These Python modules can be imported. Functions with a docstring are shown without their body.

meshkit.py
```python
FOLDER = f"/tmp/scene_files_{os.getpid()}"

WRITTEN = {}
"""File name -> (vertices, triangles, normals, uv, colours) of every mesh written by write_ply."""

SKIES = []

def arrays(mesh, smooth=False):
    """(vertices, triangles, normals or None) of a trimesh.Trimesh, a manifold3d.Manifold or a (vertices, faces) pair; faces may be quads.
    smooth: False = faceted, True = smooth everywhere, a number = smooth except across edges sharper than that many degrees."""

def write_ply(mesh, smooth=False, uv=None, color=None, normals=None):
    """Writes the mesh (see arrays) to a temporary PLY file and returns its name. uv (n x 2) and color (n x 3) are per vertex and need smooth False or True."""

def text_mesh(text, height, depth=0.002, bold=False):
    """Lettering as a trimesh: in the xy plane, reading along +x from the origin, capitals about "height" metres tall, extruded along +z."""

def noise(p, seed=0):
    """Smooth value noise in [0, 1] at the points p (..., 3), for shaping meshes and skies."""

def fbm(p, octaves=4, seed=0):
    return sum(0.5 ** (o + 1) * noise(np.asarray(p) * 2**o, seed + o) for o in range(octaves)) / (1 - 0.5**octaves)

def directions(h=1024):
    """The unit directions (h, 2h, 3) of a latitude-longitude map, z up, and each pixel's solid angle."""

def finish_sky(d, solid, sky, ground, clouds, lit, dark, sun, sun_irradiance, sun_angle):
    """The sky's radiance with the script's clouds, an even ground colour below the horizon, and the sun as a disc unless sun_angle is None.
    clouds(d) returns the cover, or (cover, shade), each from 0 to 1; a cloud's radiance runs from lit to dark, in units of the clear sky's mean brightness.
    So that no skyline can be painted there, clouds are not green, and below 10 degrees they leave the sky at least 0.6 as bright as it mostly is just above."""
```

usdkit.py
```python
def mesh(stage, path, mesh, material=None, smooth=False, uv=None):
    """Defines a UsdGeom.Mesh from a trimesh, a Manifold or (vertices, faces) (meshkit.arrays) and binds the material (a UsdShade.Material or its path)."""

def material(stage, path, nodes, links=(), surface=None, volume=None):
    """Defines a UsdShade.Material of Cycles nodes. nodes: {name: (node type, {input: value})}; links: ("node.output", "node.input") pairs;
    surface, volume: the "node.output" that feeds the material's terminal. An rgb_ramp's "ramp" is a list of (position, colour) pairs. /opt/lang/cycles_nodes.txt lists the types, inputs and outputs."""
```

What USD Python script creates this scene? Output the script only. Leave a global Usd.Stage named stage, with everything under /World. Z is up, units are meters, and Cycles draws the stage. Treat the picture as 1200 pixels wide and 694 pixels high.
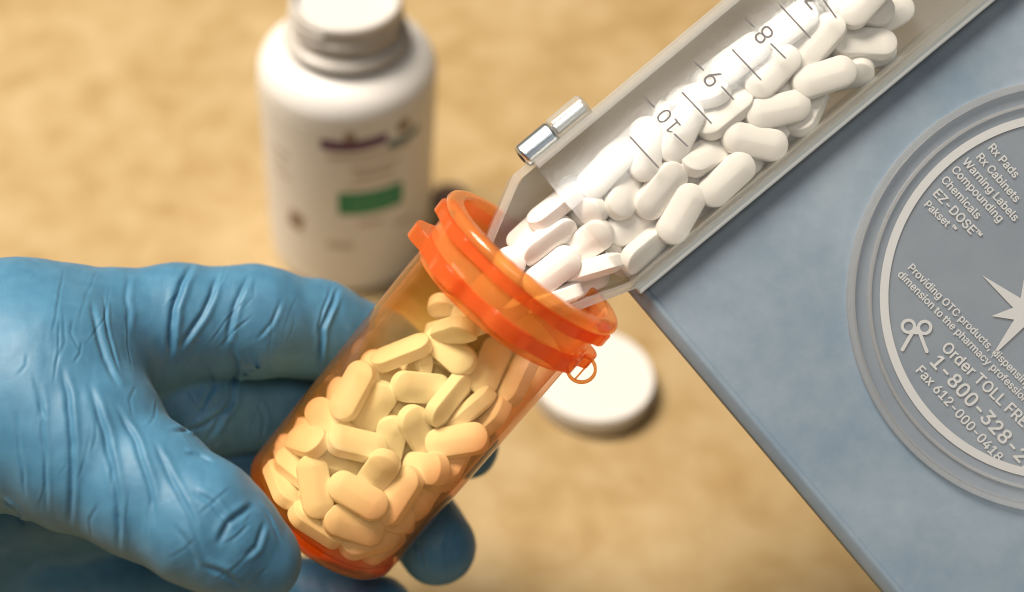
import math
import numpy as np
import trimesh
import manifold3d as m3
import meshkit, usdkit
from shapely import geometry as sg
from shapely import affinity as sa
from pxr import Gf, Sdf, Usd, UsdGeom, UsdLux, UsdShade

stage = Usd.Stage.CreateInMemory()
UsdGeom.SetStageUpAxis(stage, UsdGeom.Tokens.z)
UsdGeom.SetStageMetersPerUnit(stage, 1.0)
UsdGeom.Xform.Define(stage, '/World')
UsdGeom.Scope.Define(stage, '/World/Looks')
rng = np.random.default_rng(11)

# ---------------------------------------------------------------- camera, lamps, exposure
PITCH, HEIGHT = math.radians(48.0), 0.277
FPX, CX, CY = 1500.0, 440.0, 347.0
F = np.array([0, math.cos(PITCH), -math.sin(PITCH)])
R = np.array([1.0, 0, 0])
U = np.array([0, math.sin(PITCH), math.cos(PITCH)])
EYE = np.array([0, 0, HEIGHT])
cam = UsdGeom.Camera.Define(stage, '/World/camera')
cam.CreateHorizontalApertureAttr(36.0)
cam.CreateFocalLengthAttr(45.0)
cam.CreateHorizontalApertureOffsetAttr((600 - CX) / 1200 * 36.0)
cam.CreateFStopAttr(6.6)
cam.CreateFocusDistanceAttr(0.226)
cam.CreateClippingRangeAttr(Gf.Vec2f(0.02, 50.0))
cam.CreateExposureAttr(-0.1)
M = np.eye(4)
M[0, :3], M[1, :3], M[2, :3], M[3, :3] = R, U, -F, EYE
cam.AddTransformOp().Set(Gf.Matrix4d(*M.ravel().tolist()))


def lamp(name, pos, look, w, h, power, color, along=None):
    """A rectangular light at pos facing look; power is its radiance."""
    l = UsdLux.RectLight.Define(stage, '/World/' + name)
    l.CreateWidthAttr(w); l.CreateHeightAttr(h); l.CreateIntensityAttr(power); l.CreateColorAttr(Gf.Vec3f(*color))
    pos, look = np.array(pos, float), np.array(look, float)
    z = (pos - look) / np.linalg.norm(pos - look)
    x = np.cross([0, 1, 0.01], z) if along is None else np.array(along) - z * np.dot(along, z); x /= np.linalg.norm(x)
    m = np.eye(4); m[0, :3], m[1, :3], m[2, :3], m[3, :3] = x, np.cross(z, x), z, pos
    l.AddTransformOp().Set(Gf.Matrix4d(*m.ravel().tolist()))


TARGET = (0.0, 0.2, 0.08)
lamp('ceiling_lamp', (-0.50, 0.42, 1.15), TARGET, 0.60, 0.45, 40.0, (1.0, 0.90, 0.76))
lamp('added_front_fill', (-0.10, -0.50, 1.70), TARGET, 0.70, 0.50, 5.5, (1.0, 0.95, 0.88))  # added frontal fill to soften contrast, not a known lamp of the room
lamp('fluorescent_tube', (0.40, -1.03, 1.75), TARGET, 0.80, 0.045, 12.0, (1.0, 0.98, 0.94), (0.67, 0.74, 0.0))
lamp('added_side_fill', (0.88, -1.08, 0.76), TARGET, 0.62, 0.50, 1.3, (0.92, 0.97, 1.0))  # weak cool fill added behind the camera; no window is known there

# ---------------------------------------------------------------- scene helpers
count = {}


def numbered(path):
    k = count.get(path, 0); count[path] = k + 1
    return path if k == 0 else f'{path}_{k:03d}'


def tag(prim, label=None, cat=None, group=None, kind=None):
    p = prim.GetPrim() if hasattr(prim, 'GetPrim') else prim
    for k, v in (('label', label), ('category', cat), ('group', group), ('kind', kind)):
        if v:
            p.SetCustomDataByKey(k, v)
    return p


def thing(name, label, cat, group=None, at=None):
    x = UsdGeom.Xform.Define(stage, numbered('/World/' + name))
    if at is not None:
        x.AddTransformOp().Set(Gf.Matrix4d(*np.asarray(at).ravel().tolist()))
    return tag(x, label, cat, group)


def part(parent, name, mesh, mat, smooth=30, uv=None):
    base = str(parent.GetPath()) if parent is not None else '/World'
    return usdkit.mesh(stage, numbered(base + '/' + name), mesh, mat, smooth=smooth, uv=uv).GetPrim()


def frame(o, x, y, z, s=0.001):
    """Row matrix of a local frame in millimetres: origin o and axes x, y, z (world)."""
    m = np.eye(4); m[0, :3], m[1, :3], m[2, :3], m[3, :3] = np.array(x) * s, np.array(y) * s, np.array(z) * s, o
    return m


def to_world(p):
    """Camera-frame millimetres (right, up, towards the camera) to world metres."""
    p = np.asarray(p, float) * 0.001
    return EYE + p[..., :1] * R + p[..., 1:2] * U - p[..., 2:3] * F


def vec(p):
    p = np.asarray(p, float)
    return p[0] * R + p[1] * U - p[2] * F


def px(x, y, d):
    return np.array([(x - CX) / FPX * d, -(y - CY) / FPX * d, -d])


def on_table(x, y, z=0.0):
    d = F + R * (x - CX) / FPX - U * (y - CY) / FPX
    return EYE + d * ((z - HEIGHT) / d[2])


def nrm(v):
    return np.asarray(v, float) / np.linalg.norm(v)


def lathe(profile, n=96, closed=False):
    """Revolves (r, z) points about z."""
    pr = np.asarray(profile, float)
    a = np.linspace(0, 2 * math.pi, n, endpoint=False)
    v = np.stack([pr[:, 0, None] * np.cos(a), pr[:, 0, None] * np.sin(a), np.repeat(pr[:, 1, None], n, 1)], -1).reshape(-1, 3)
    k = len(pr); f = []
    for i in range(k if closed else k - 1):
        j = (i + 1) % k
        for q in range(n):
            w = (q + 1) % n
            f += [(i * n + q, i * n + w, j * n + w), (i * n + q, j * n + w, j * n + q)]
    t = trimesh.Trimesh(v, f, process=False)
    t.merge_vertices(); t.update_faces(t.nondegenerate_faces()); t.remove_unreferenced_vertices()
    if t.volume < 0:
        t.invert()
    return t


def arc(cx, cy, r, a0, a1, n=6):
    a = np.radians(np.linspace(a0, a1, n))
    return [(cx + r * math.cos(t), cy + r * math.sin(t)) for t in a]


def box(x0, x1, y0, y1, z0, z1, bevel=0.0):
    if bevel <= 0:
        t = trimesh.creation.box([x1 - x0, y1 - y0, z1 - z0]); t.apply_translation([(x0 + x1) / 2, (y0 + y1) / 2, (z0 + z1) / 2]); return t
    b = bevel; pts = []
    for x, y, z in np.ndindex(2, 2, 2):
        c = np.array([(x0 + b, x1 - b)[x], (y0 + b, y1 - b)[y], (z0 + b, z1 - b)[z]]); s = np.array([2 * x - 1, 2 * y - 1, 2 * z - 1])
        for k in range(3):
            for q in (0.0, 0.5):
                d = np.ones(3) * (0.35 + q * 0.36); d[k] = 1.0 if q == 0 else 0.71
                if q == 0: d[:] = 0.25; d[k] = 1.0
                pts.append(c + s * b * d)
    return trimesh.convex.convex_hull(np.array(pts))


def extrude(poly, z0, z1, bevel=0.0):
    """A shapely polygon as a plate from z0 to z1, its top edge chamfered by bevel."""
    if bevel > 0:
        cs = m3.CrossSection([np.array(poly.exterior.coords)[:-1]] + [np.array(i.coords)[:-1] for i in poly.interiors], m3.FillRule.EvenOdd)
        lo = cs.extrude(z1 - bevel - z0).translate((0, 0, z0))
        steps = [lo]
        for k in range(3):
            a0, a1 = math.radians(90 * k / 3), math.radians(90 * (k + 1) / 3)
            ins = bevel * (1 - math.cos((a0 + a1) / 2))
            steps.append(cs.offset(-ins, m3.JoinType.Round).extrude(bevel * (math.sin(a1) - math.sin(a0))).translate((0, 0, z1 - bevel + bevel * math.sin(a0))))
        m = steps[0]
        for s in steps[1:]:
            m = m + s
        t = m.to_mesh()
        return trimesh.Trimesh(t.vert_properties[:, :3], t.tri_verts)
    t = trimesh.creation.extrude_polygon(poly, z1 - z0, engine='earcut'); t.apply_translation([0, 0, z0]); return t


# ---------------------------------------------------------------- materials
def mat(name, nodes, links=(), surface='p.BSDF'):
    return usdkit.material(stage, '/World/Looks/' + name, nodes, links, surface=surface)


def plastic(name, color, rough=0.35, noise=0.06, scale=300.0, bump=0.0, **kw):
    c = np.array(color)
    nodes = {'g': ('texture_coordinate', {}), 'n': ('noise_texture', {'scale': scale, 'detail': 4.0}),
             'r': ('rgb_ramp', {'ramp': [(0.3, tuple(c * (1 - noise))), (0.7, tuple(np.minimum(c * (1 + noise), 1)))]}),
             'p': ('principled_bsdf', {'roughness': rough, **kw})}
    links = [('g.object', 'n.vector'), ('n.fac', 'r.fac'), ('r.color', 'p.base_color')]
    if bump:
        nodes['b'] = ('bump', {'distance': bump, 'strength': 0.6}); links += [('n.fac', 'b.height'), ('b.normal', 'p.normal')]
    return mat(name, nodes, links)


def clear(name, tint, edge, ior=1.45, rough=0.04, haze=None, haze_amount=0.0, facing_blend=0.35):
    """Thin see-through plastic: tinted transparency, a glossy coat by fresnel and a little scattering in the plastic."""
    f0 = ((ior - 1) / (ior + 1)) ** 2
    nodes = {'lw': ('layer_weight', {'blend': facing_blend}), 'lf': ('layer_weight', {'blend': 0.5}),
             'r': ('rgb_ramp', {'ramp': [(0.0, tint), (0.55, tuple(0.6 * np.array(tint) + 0.4 * np.array(edge))), (1.0, edge)]}),
             'pw': ('math', {'math_type': 'power', 'value2': 5.0}), 'fr': ('math', {'math_type': 'multiply_add', 'value2': 0.9 - f0, 'value3': f0}),
             't': ('transparent_bsdf', {}), 'gl': ('glossy_bsdf', {'color': (1, 1, 1), 'roughness': rough}), 'm': ('mix_closure', {})}
    links = [('lw.facing', 'r.fac'), ('r.color', 't.color'), ('lf.facing', 'pw.value1'), ('pw.value', 'fr.value1'), ('fr.value', 'm.fac'), ('gl.BSDF', 'm.closure2')]
    if haze is not None:
        nodes['d'] = ('diffuse_bsdf', {'color': haze}); nodes['tl'] = ('translucent_bsdf', {'color': haze})
        nodes['ms'] = ('mix_closure', {'fac': 0.5}); nodes['mh'] = ('mix_closure', {'fac': haze_amount})
        links += [('d.BSDF', 'ms.closure1'), ('tl.BSDF', 'ms.closure2'), ('t.BSDF', 'mh.closure1'), ('ms.closure', 'mh.closure2'), ('mh.closure', 'm.closure1')]
    else:
        links += [('t.BSDF', 'm.closure1')]
    return mat(name, nodes, links, 'm.closure')


WHITE = plastic('white_plastic', (0.75, 0.725, 0.70), 0.32)
NECK = plastic('neck_plastic', (0.50, 0.47, 0.44), 0.18, 0.08, 120.0)
LABEL = plastic('paper_label', (0.74, 0.715, 0.69), 0.4)
SEAL = plastic('seal_foil', (0.64, 0.61, 0.59), 0.25)
TABLET = plastic('tablet_coating', (0.90, 0.865, 0.82), 0.55, 0.03, 900.0, 0.00004)
GREEN = plastic('green_print', (0.01, 0.22, 0.10), 0.5)
PURPLE = plastic('purple_print', (0.10, 0.02, 0.10), 0.5)
TEAL = plastic('teal_print', (0.08, 0.17, 0.20), 0.5)
BROWNPRINT = plastic('brown_print', (0.28, 0.20, 0.15), 0.5)
GREYPRINT = plastic('grey_print', (0.50, 0.43, 0.38), 0.5)
INK = plastic('black_ink', (0.20, 0.19, 0.20), 0.5)
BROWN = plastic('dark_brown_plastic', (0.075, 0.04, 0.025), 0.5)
EMBOSS = plastic('white_print', (0.50, 0.515, 0.535), 0.5)
GREYSTRIP = plastic('light_grey_plastic', (0.50, 0.54, 0.56), 0.25)
STEEL = mat('brushed_metal', {'g': ('texture_coordinate', {}), 'n': ('noise_texture', {'scale': 400.0}), 'mr': ('map_range', {'to_min': 0.28, 'to_max': 0.42}),
            'p': ('principled_bsdf', {'base_color': (0.66, 0.72, 0.77), 'metallic': 1.0})},
            [('g.object', 'n.vector'), ('n.fac', 'mr.value'), ('mr.result', 'p.roughness')])
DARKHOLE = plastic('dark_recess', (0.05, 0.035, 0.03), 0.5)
BLUE = mat('blue_grey_plastic', {'g': ('texture_coordinate', {}), 'n': ('noise_texture', {'scale': 0.035, 'detail': 7.0, 'roughness': 0.68}),
           'r': ('rgb_ramp', {'ramp': [(0.3, (0.155, 0.225, 0.31)), (0.7, (0.285, 0.352, 0.425))]}),
           'mr': ('map_range', {'from_min': 0.3, 'from_max': 0.7, 'to_min': 0.34, 'to_max': 0.48}),            'p': ('principled_bsdf', {'specular_ior_level': 0.5})},
           [('g.object', 'n.vector'), ('n.fac', 'r.fac'), ('r.color', 'p.base_color'), ('n.fac', 'mr.value'), ('mr.result', 'p.roughness')])
CHANNEL = clear('channel_plastic', (0.80, 0.81, 0.82), (0.6, 0.62, 0.63), 1.49, 0.1, (0.50, 0.53, 0.56), 0.45)
ACRYLIC = clear('clear_acrylic', (0.985, 0.985, 0.98), (0.80, 0.82, 0.82), 1.49, 0.045, (0.85, 0.86, 0.86), 0.05)
ACRYLIC_EDGE = clear('clear_acrylic_wall', (0.95, 0.955, 0.95), (0.72, 0.73, 0.72), 1.49, 0.2, (0.88, 0.87, 0.85), 0.30)
DISC = clear('frosted_disc', (0.975, 0.975, 0.98), (0.8, 0.8, 0.8), 1.45, 0.18, (0.66, 0.69, 0.73), 0.24)
DISC_RING = clear('clear_disc_ring', (0.97, 0.97, 0.97), (0.8, 0.8, 0.8), 1.49, 0.18, (0.88, 0.87, 0.87), 0.22)
AMBER = clear('amber_plastic', (0.9995, 0.99, 0.84), (0.72, 0.12, 0.01), 1.5, 0.05, (1.0, 0.52, 0.06), 0.065, 0.30)
AMBER_BASE = clear('amber_base_plastic', (0.86, 0.28, 0.06), (0.60, 0.08, 0.01), 1.5, 0.05, (0.80, 0.12, 0.02), 0.10, 0.3)
AMBER_COLLAR = clear('amber_collar_plastic', (0.99, 0.62, 0.25), (0.92, 0.20, 0.03), 1.5, 0.10, (1.0, 0.33, 0.09), 0.42)
TABLE = mat('table_top', {'g': ('texture_coordinate', {}), 'n': ('noise_texture', {'scale': 36.0, 'detail': 7.0, 'roughness': 0.62, 'distortion': 0.6}),
            'n2': ('noise_texture', {'scale': 90.0, 'detail': 5.0}), 'n3': ('noise_texture', {'scale': 7.0, 'detail': 2.0}),
            'a': ('mix_float', {'fac': 0.42}), 'a2': ('mix_float', {'fac': 0.25}),
            'r': ('rgb_ramp', {'ramp': [(0.34, (0.29, 0.175, 0.065)), (0.45, (0.375, 0.255, 0.115)), (0.53, (0.425, 0.305, 0.153)), (0.66, (0.485, 0.365, 0.205))]}),
            'p': ('principled_bsdf', {'roughness': 0.62, 'specular_ior_level': 0.3})},
            [('g.object', 'n.vector'), ('g.object', 'n2.vector'), ('g.object', 'n3.vector'), ('n.fac', 'a.a'), ('n2.fac', 'a.b'), ('a.result', 'a2.a'), ('n3.fac', 'a2.b'), ('a2.result', 'r.fac'), ('r.color', 'p.base_color')])
GLOVE = mat('blue_nitrile', {'g': ('geometry', {}), 'n': ('noise_texture', {'scale': 260.0, 'detail': 4.0}), 'n2': ('noise_texture', {'scale': 2600.0, 'detail': 2.0}),
            'r': ('rgb_ramp', {'ramp': [(0.3, (0.052, 0.17, 0.292)), (0.7, (0.07, 0.21, 0.345))]}),
            'b': ('bump', {'distance': 0.0002, 'strength': 0.5}), 'b2': ('bump', {'distance': 0.00003, 'strength': 0.5}),
            'p': ('principled_bsdf', {'roughness': 0.5, 'specular_ior_level': 0.35, 'sheen_weight': 0.05})},
            [('g.position', 'n.vector'), ('g.position', 'n2.vector'), ('n.fac', 'r.fac'), ('r.color', 'p.base_color'), ('n.fac', 'b.height'), ('b.normal', 'b2.normal'), ('n2.fac', 'b2.height'), ('b2.normal', 'p.normal')])

# ---------------------------------------------------------------- the setting
tab = trimesh.creation.box([2.4, 2.4, 0.03]); tab.apply_translation([0, 0.5, -0.015])
tag(part(None, 'table_top', tab, TABLE, False), 'mottled tan table top under the bottle and its cap', kind='structure')

# ---------------------------------------------------------------- stock bottle on the table
bc = on_table(411, 277)
bottle = thing('pill_bottle', 'open white plastic pill bottle with a printed label standing on the tan table', 'bottle', at=frame(bc, (1, 0, 0), (0, 1, 0), (0, 0, 1)))
prof = [(0, 1.2), (17, 1.2), (20.5, 0.3)] + arc(21.2, 3.0, 2.8, -80, 0, 5) + [(24.0, 8), (24.0, 40), (24.0, 64)] + arc(16.0, 64.0, 8.0, 4, 70, 9) + [(16.6, 72.2), (14.3, 73.0), (12.4, 72.6), (22.5, 63), (22.5, 4), (0, 3)]
body = part(bottle, 'body', lathe(prof, 96), WHITE, 35)
nk = part(bottle, 'neck', lathe([(12.7, 73.0), (14.2, 73.1), (14.2, 85.2)] + arc(13.5, 85.4, 0.8, 0, 180, 6), 96, True), NECK, 40)
part(nk, 'neck_bead', lathe([(14.0, 73.4)] + arc(14.9, 75.2, 1.7, -70, 70, 7) + [(14.0, 77.0)], 96, True), NECK, 40)
hel = []
for k in range(150):                                             # the screw thread on the neck
    a = k / 150 * 4 * math.pi * 0.85
    hel.append((14.2 * math.cos(a), 14.2 * math.sin(a), 78.6 + k / 150 * 5.0))
th = trimesh.creation.sweep_polygon(sg.Point(0, 0).buffer(0.6, 4), np.array(hel))
part(nk, 'screw_thread', th, NECK, 50)
part(bottle, 'inner_seal', lathe([(0, 84.2), (11.6, 84.2), (12.6, 84.5), (12.6, 83.8), (0, 83.6)], 64), SEAL, 30)


def wrap(poly, r, thick=0.12, step=0.8):
    """A flat print (x along the girth in mm, y up) bent round the bottle at radius r; x = 0 faces the camera."""
    t = extrude(poly, 0, thick)
    t = t.subdivide_to_size(step * 2.5)
    v = t.vertices; a = v[:, 0] / r - math.pi / 2
    return trimesh.Trimesh(np.stack([(r + v[:, 2]) * np.cos(a), (r + v[:, 2]) * np.sin(a), v[:, 1]], 1), t.faces)


lab = part(bottle, 'label', wrap(sg.box(-46, 10, 30, 62), 24.03, 0.08), LABEL, True)
def print_on(name, poly, m, r=24.12):
    part(lab, name, wrap(poly, r, 0.06), m, True)


def wave(x0, x1, y, h, amp):
    xs = np.linspace(x0, x1, 24); c = y + amp * np.sin((xs - x0) / (x1 - x0) * math.pi * 1.1 + 3.3) + (xs - x0) * 0.03
    return sg.Polygon(np.vstack([np.c_[xs, c + h / 2], np.c_[xs, c - h / 2][::-1]]))
print_on('purple_wave', wave(-6.8, 11, 57.6, 3.4, 0.6), PURPLE)
print_on('teal_wave', wave(11.2, 21.5, 55.8, 2.6, 0.6), TEAL)
print_on('brand_mark', sg.Point(1.0, 60.3).buffer(1.7), BROWNPRINT)
print_on('brand_mark', sg.Point(16.0, 60.0).buffer(2.2), BROWNPRINT)
print_on('green_strength_panel', sg.box(-2.0, 33.2, 15.4, 40.2).buffer(0.6), GREEN)
for q in range(3):
    print_on('faint_white_line', sg.box(1.2 + q * 4.2, 35.6, 4.2 + q * 4.2, 37.6), plastic(f'pale_print_{q}', (0.06, 0.30, 0.16), 0.5), 24.2)
for x0, x1, y, h in ((-5, 18, 52.4, 1.8), (1, 15, 48.4, 1.6), (2, 13, 45.4, 2.0), (0, 14, 42.6, 1.0), (3, 10, 28.0, 1.8), (-6, 1.5, 19.4, 2.4), (14, 20, 24.0, 2.0), (-24, -17, 48, 1.4), (-24, -18, 44, 1.4), (-24, -17, 40, 1.4)):
    print_on('small_print', sg.box(x0, y, x1, y + h), GREYPRINT)
print_on('square_code_panel', sa.rotate(sg.box(-18.2, 22.6, -13.2, 29.0), -12), BROWNPRINT)

# ---------------------------------------------------------------- its cap, lying on the table
cc = on_table(696, 438, 0.0065)
cap = thing('bottle_cap', 'white ribbed screw cap lying flat on the table beside the amber vial', 'bottle cap', at=frame((cc[0], cc[1], 0), (1, 0, 0), (0, 1, 0), (0, 0, 1)))
part(cap, 'cap_shell', lathe([(0, 6.4), (14.6, 6.4), (14.9, 6.8)] + arc(15.3, 5.9, 1.0, 75, 0, 5) + [(16.3, 0.6), (15.8, 0.1), (14.2, 0.1), (14.2, 5.0), (0, 5.0)], 120), WHITE, 35)
ribs = []
for k in range(72):
    a = 2 * math.pi * k / 72
    b = box(16.1, 16.65, -0.36, 0.36, 0.8, 5.5, 0.15); b.apply_transform(trimesh.transformations.rotation_matrix(a, [0, 0, 1])); ribs.append(b)
tag(part(cap, 'grip_ribs', trimesh.util.concatenate(ribs), WHITE, 30))

# small flat brown disc behind the vial's rim, standing for an unidentified dark patch
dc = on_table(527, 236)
stub = thing('small_dark_disc', 'small flat dark brown disc on the table behind the rim of the amber vial', 'lid', at=frame((dc[0], dc[1], 0), (1, 0, 0), (0, 1, 0), (0, 0, 1)))
part(stub, 'disc_body', lathe([(0, 2.6)] + arc(5.2, 1.8, 0.8, 90, 0, 5) + [(6.0, 0.3), (5.6, 0), (0, 0)], 40), BROWN, 35)
part(stub, 'disc_rim', lathe([(4.0, 2.65), (4.6, 2.65), (4.5, 3.0), (4.1, 3.0)], 40, True), BROWN, 35)

# ---------------------------------------------------------------- amber vial (local: z along its axis, y towards the camera)
TL = math.radians(17)
A = nrm([math.cos(TL) * 0.622, math.cos(TL) * 0.783, math.sin(TL)])
VB = px(373, 607, 243)
EW = nrm(np.array([0, 0, 1.0]) - A * A[2]); ES = np.cross(EW, A)
VFRAME = frame(to_world(VB), vec(ES), vec(EW), vec(A))
RO, RI, LV = 16.7, 15.7, 66.0
vial = thing('prescription_vial', 'amber plastic prescription vial held tilted in the gloved hand, half full of tablets', 'vial', at=VFRAME)
outer = [(0, 0.9), (12.5, 0.9), (13.2, 0.1), (14.0, 0.0)] + arc(RO - 2.2, 2.2, 2.2, -80, 0, 6) + [(RO, 8), (RO, 30), (RO, LV - 12.4)]
inner = [(RI, LV - 12.4), (RI, 30), (RI, 5)] + arc(RI - 2.0, 3.9, 2.0, 0, -90, 6) + [(0, 1.9)]
part(vial, 'vial_body', lathe(outer + inner, 128), AMBER, 35)
part(vial, 'thick_base', lathe([(0, 1.0), (12.6, 1.0), (13.4, 0.25), (14.2, 0.15)] + arc(RO - 2.25, 2.3, 2.1, -80, -10, 6) + [(RI - 0.5, 2.9), (0, 1.8)], 128), AMBER_BASE, 35)
COLLAR_BAND = clear('amber_band_plastic', (0.99, 0.72, 0.36), (0.92, 0.22, 0.03), 1.5, 0.10, (1.0, 0.48, 0.15), 0.42)
part(vial, 'collar', lathe([(RI, LV - 12.35), (RO, LV - 12.35), (RO + 0.2, LV - 8.6), (RO + 0.5, LV - 8)] + [(RO + 0.6, LV - 3.4)] + arc(RO + 0.9, LV - 1.6, 1.2, -80, 90, 8) + arc(RI + 0.5, LV - 0.9, 0.5, 90, 180, 4), 128, True), COLLAR_BAND, 35)


def flange(r0, rad, z0, z1):
    a = np.linspace(0, 2 * math.pi, 240, endpoint=False)
    out = [(rad(t) * math.cos(t), rad(t) * math.sin(t)) for t in a]
    return extrude(sg.Polygon(out, [[(r0 * math.cos(t), r0 * math.sin(t)) for t in a]]), z0, z1, 0.5)


def scallop(base, amp, n, ph, lug=0.0):
    def f(t):
        s = math.sin(n * t + ph)
        return base + amp * math.tanh(2.2 * s) + lug * max(0, math.cos(t - 0.15)) ** 24 + lug * max(0, math.cos(t - math.pi - 0.2)) ** 40 + 0.12 * math.sin(3 * t)
    return f
part(vial, 'lower_flange', flange(RO + 0.45, scallop(RO + 1.45, 0.75, 8, 0.4, 1.4), LV - 10.9, LV - 8.1), AMBER_COLLAR, 40)
part(vial, 'rim_flange', flange(RO + 0.75, scallop(RO + 1.75, 0.3, 9, 1.0, 0.5), LV - 4.6, LV - 2.6), AMBER_COLLAR, 40)
loop = sg.Point(0, 0).buffer(2.7, 24).difference(sg.Point(0, 0).buffer(2.15, 24))
tb = extrude(loop, -0.3, 0.3)
tb.apply_transform(np.array([[1, 0, 0, 0], [0, 0, 1, 0], [0, 1, 0, 0], [0, 0, 0, 1.0]]))
tb.apply_translation([-(RO + 1.9), 2.0, LV - 10.8]); tb.fix_normals()
pull = part(vial, 'pull_tab', tb, COLLAR_BAND, 40)
part(pull, 'tab_ridge', box(-(RO + 2.4), -(RO + 2.1), 1.85, 2.15, LV - 13.0, LV - 8.9, 0.05), COLLAR_BAND, 30)

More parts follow.
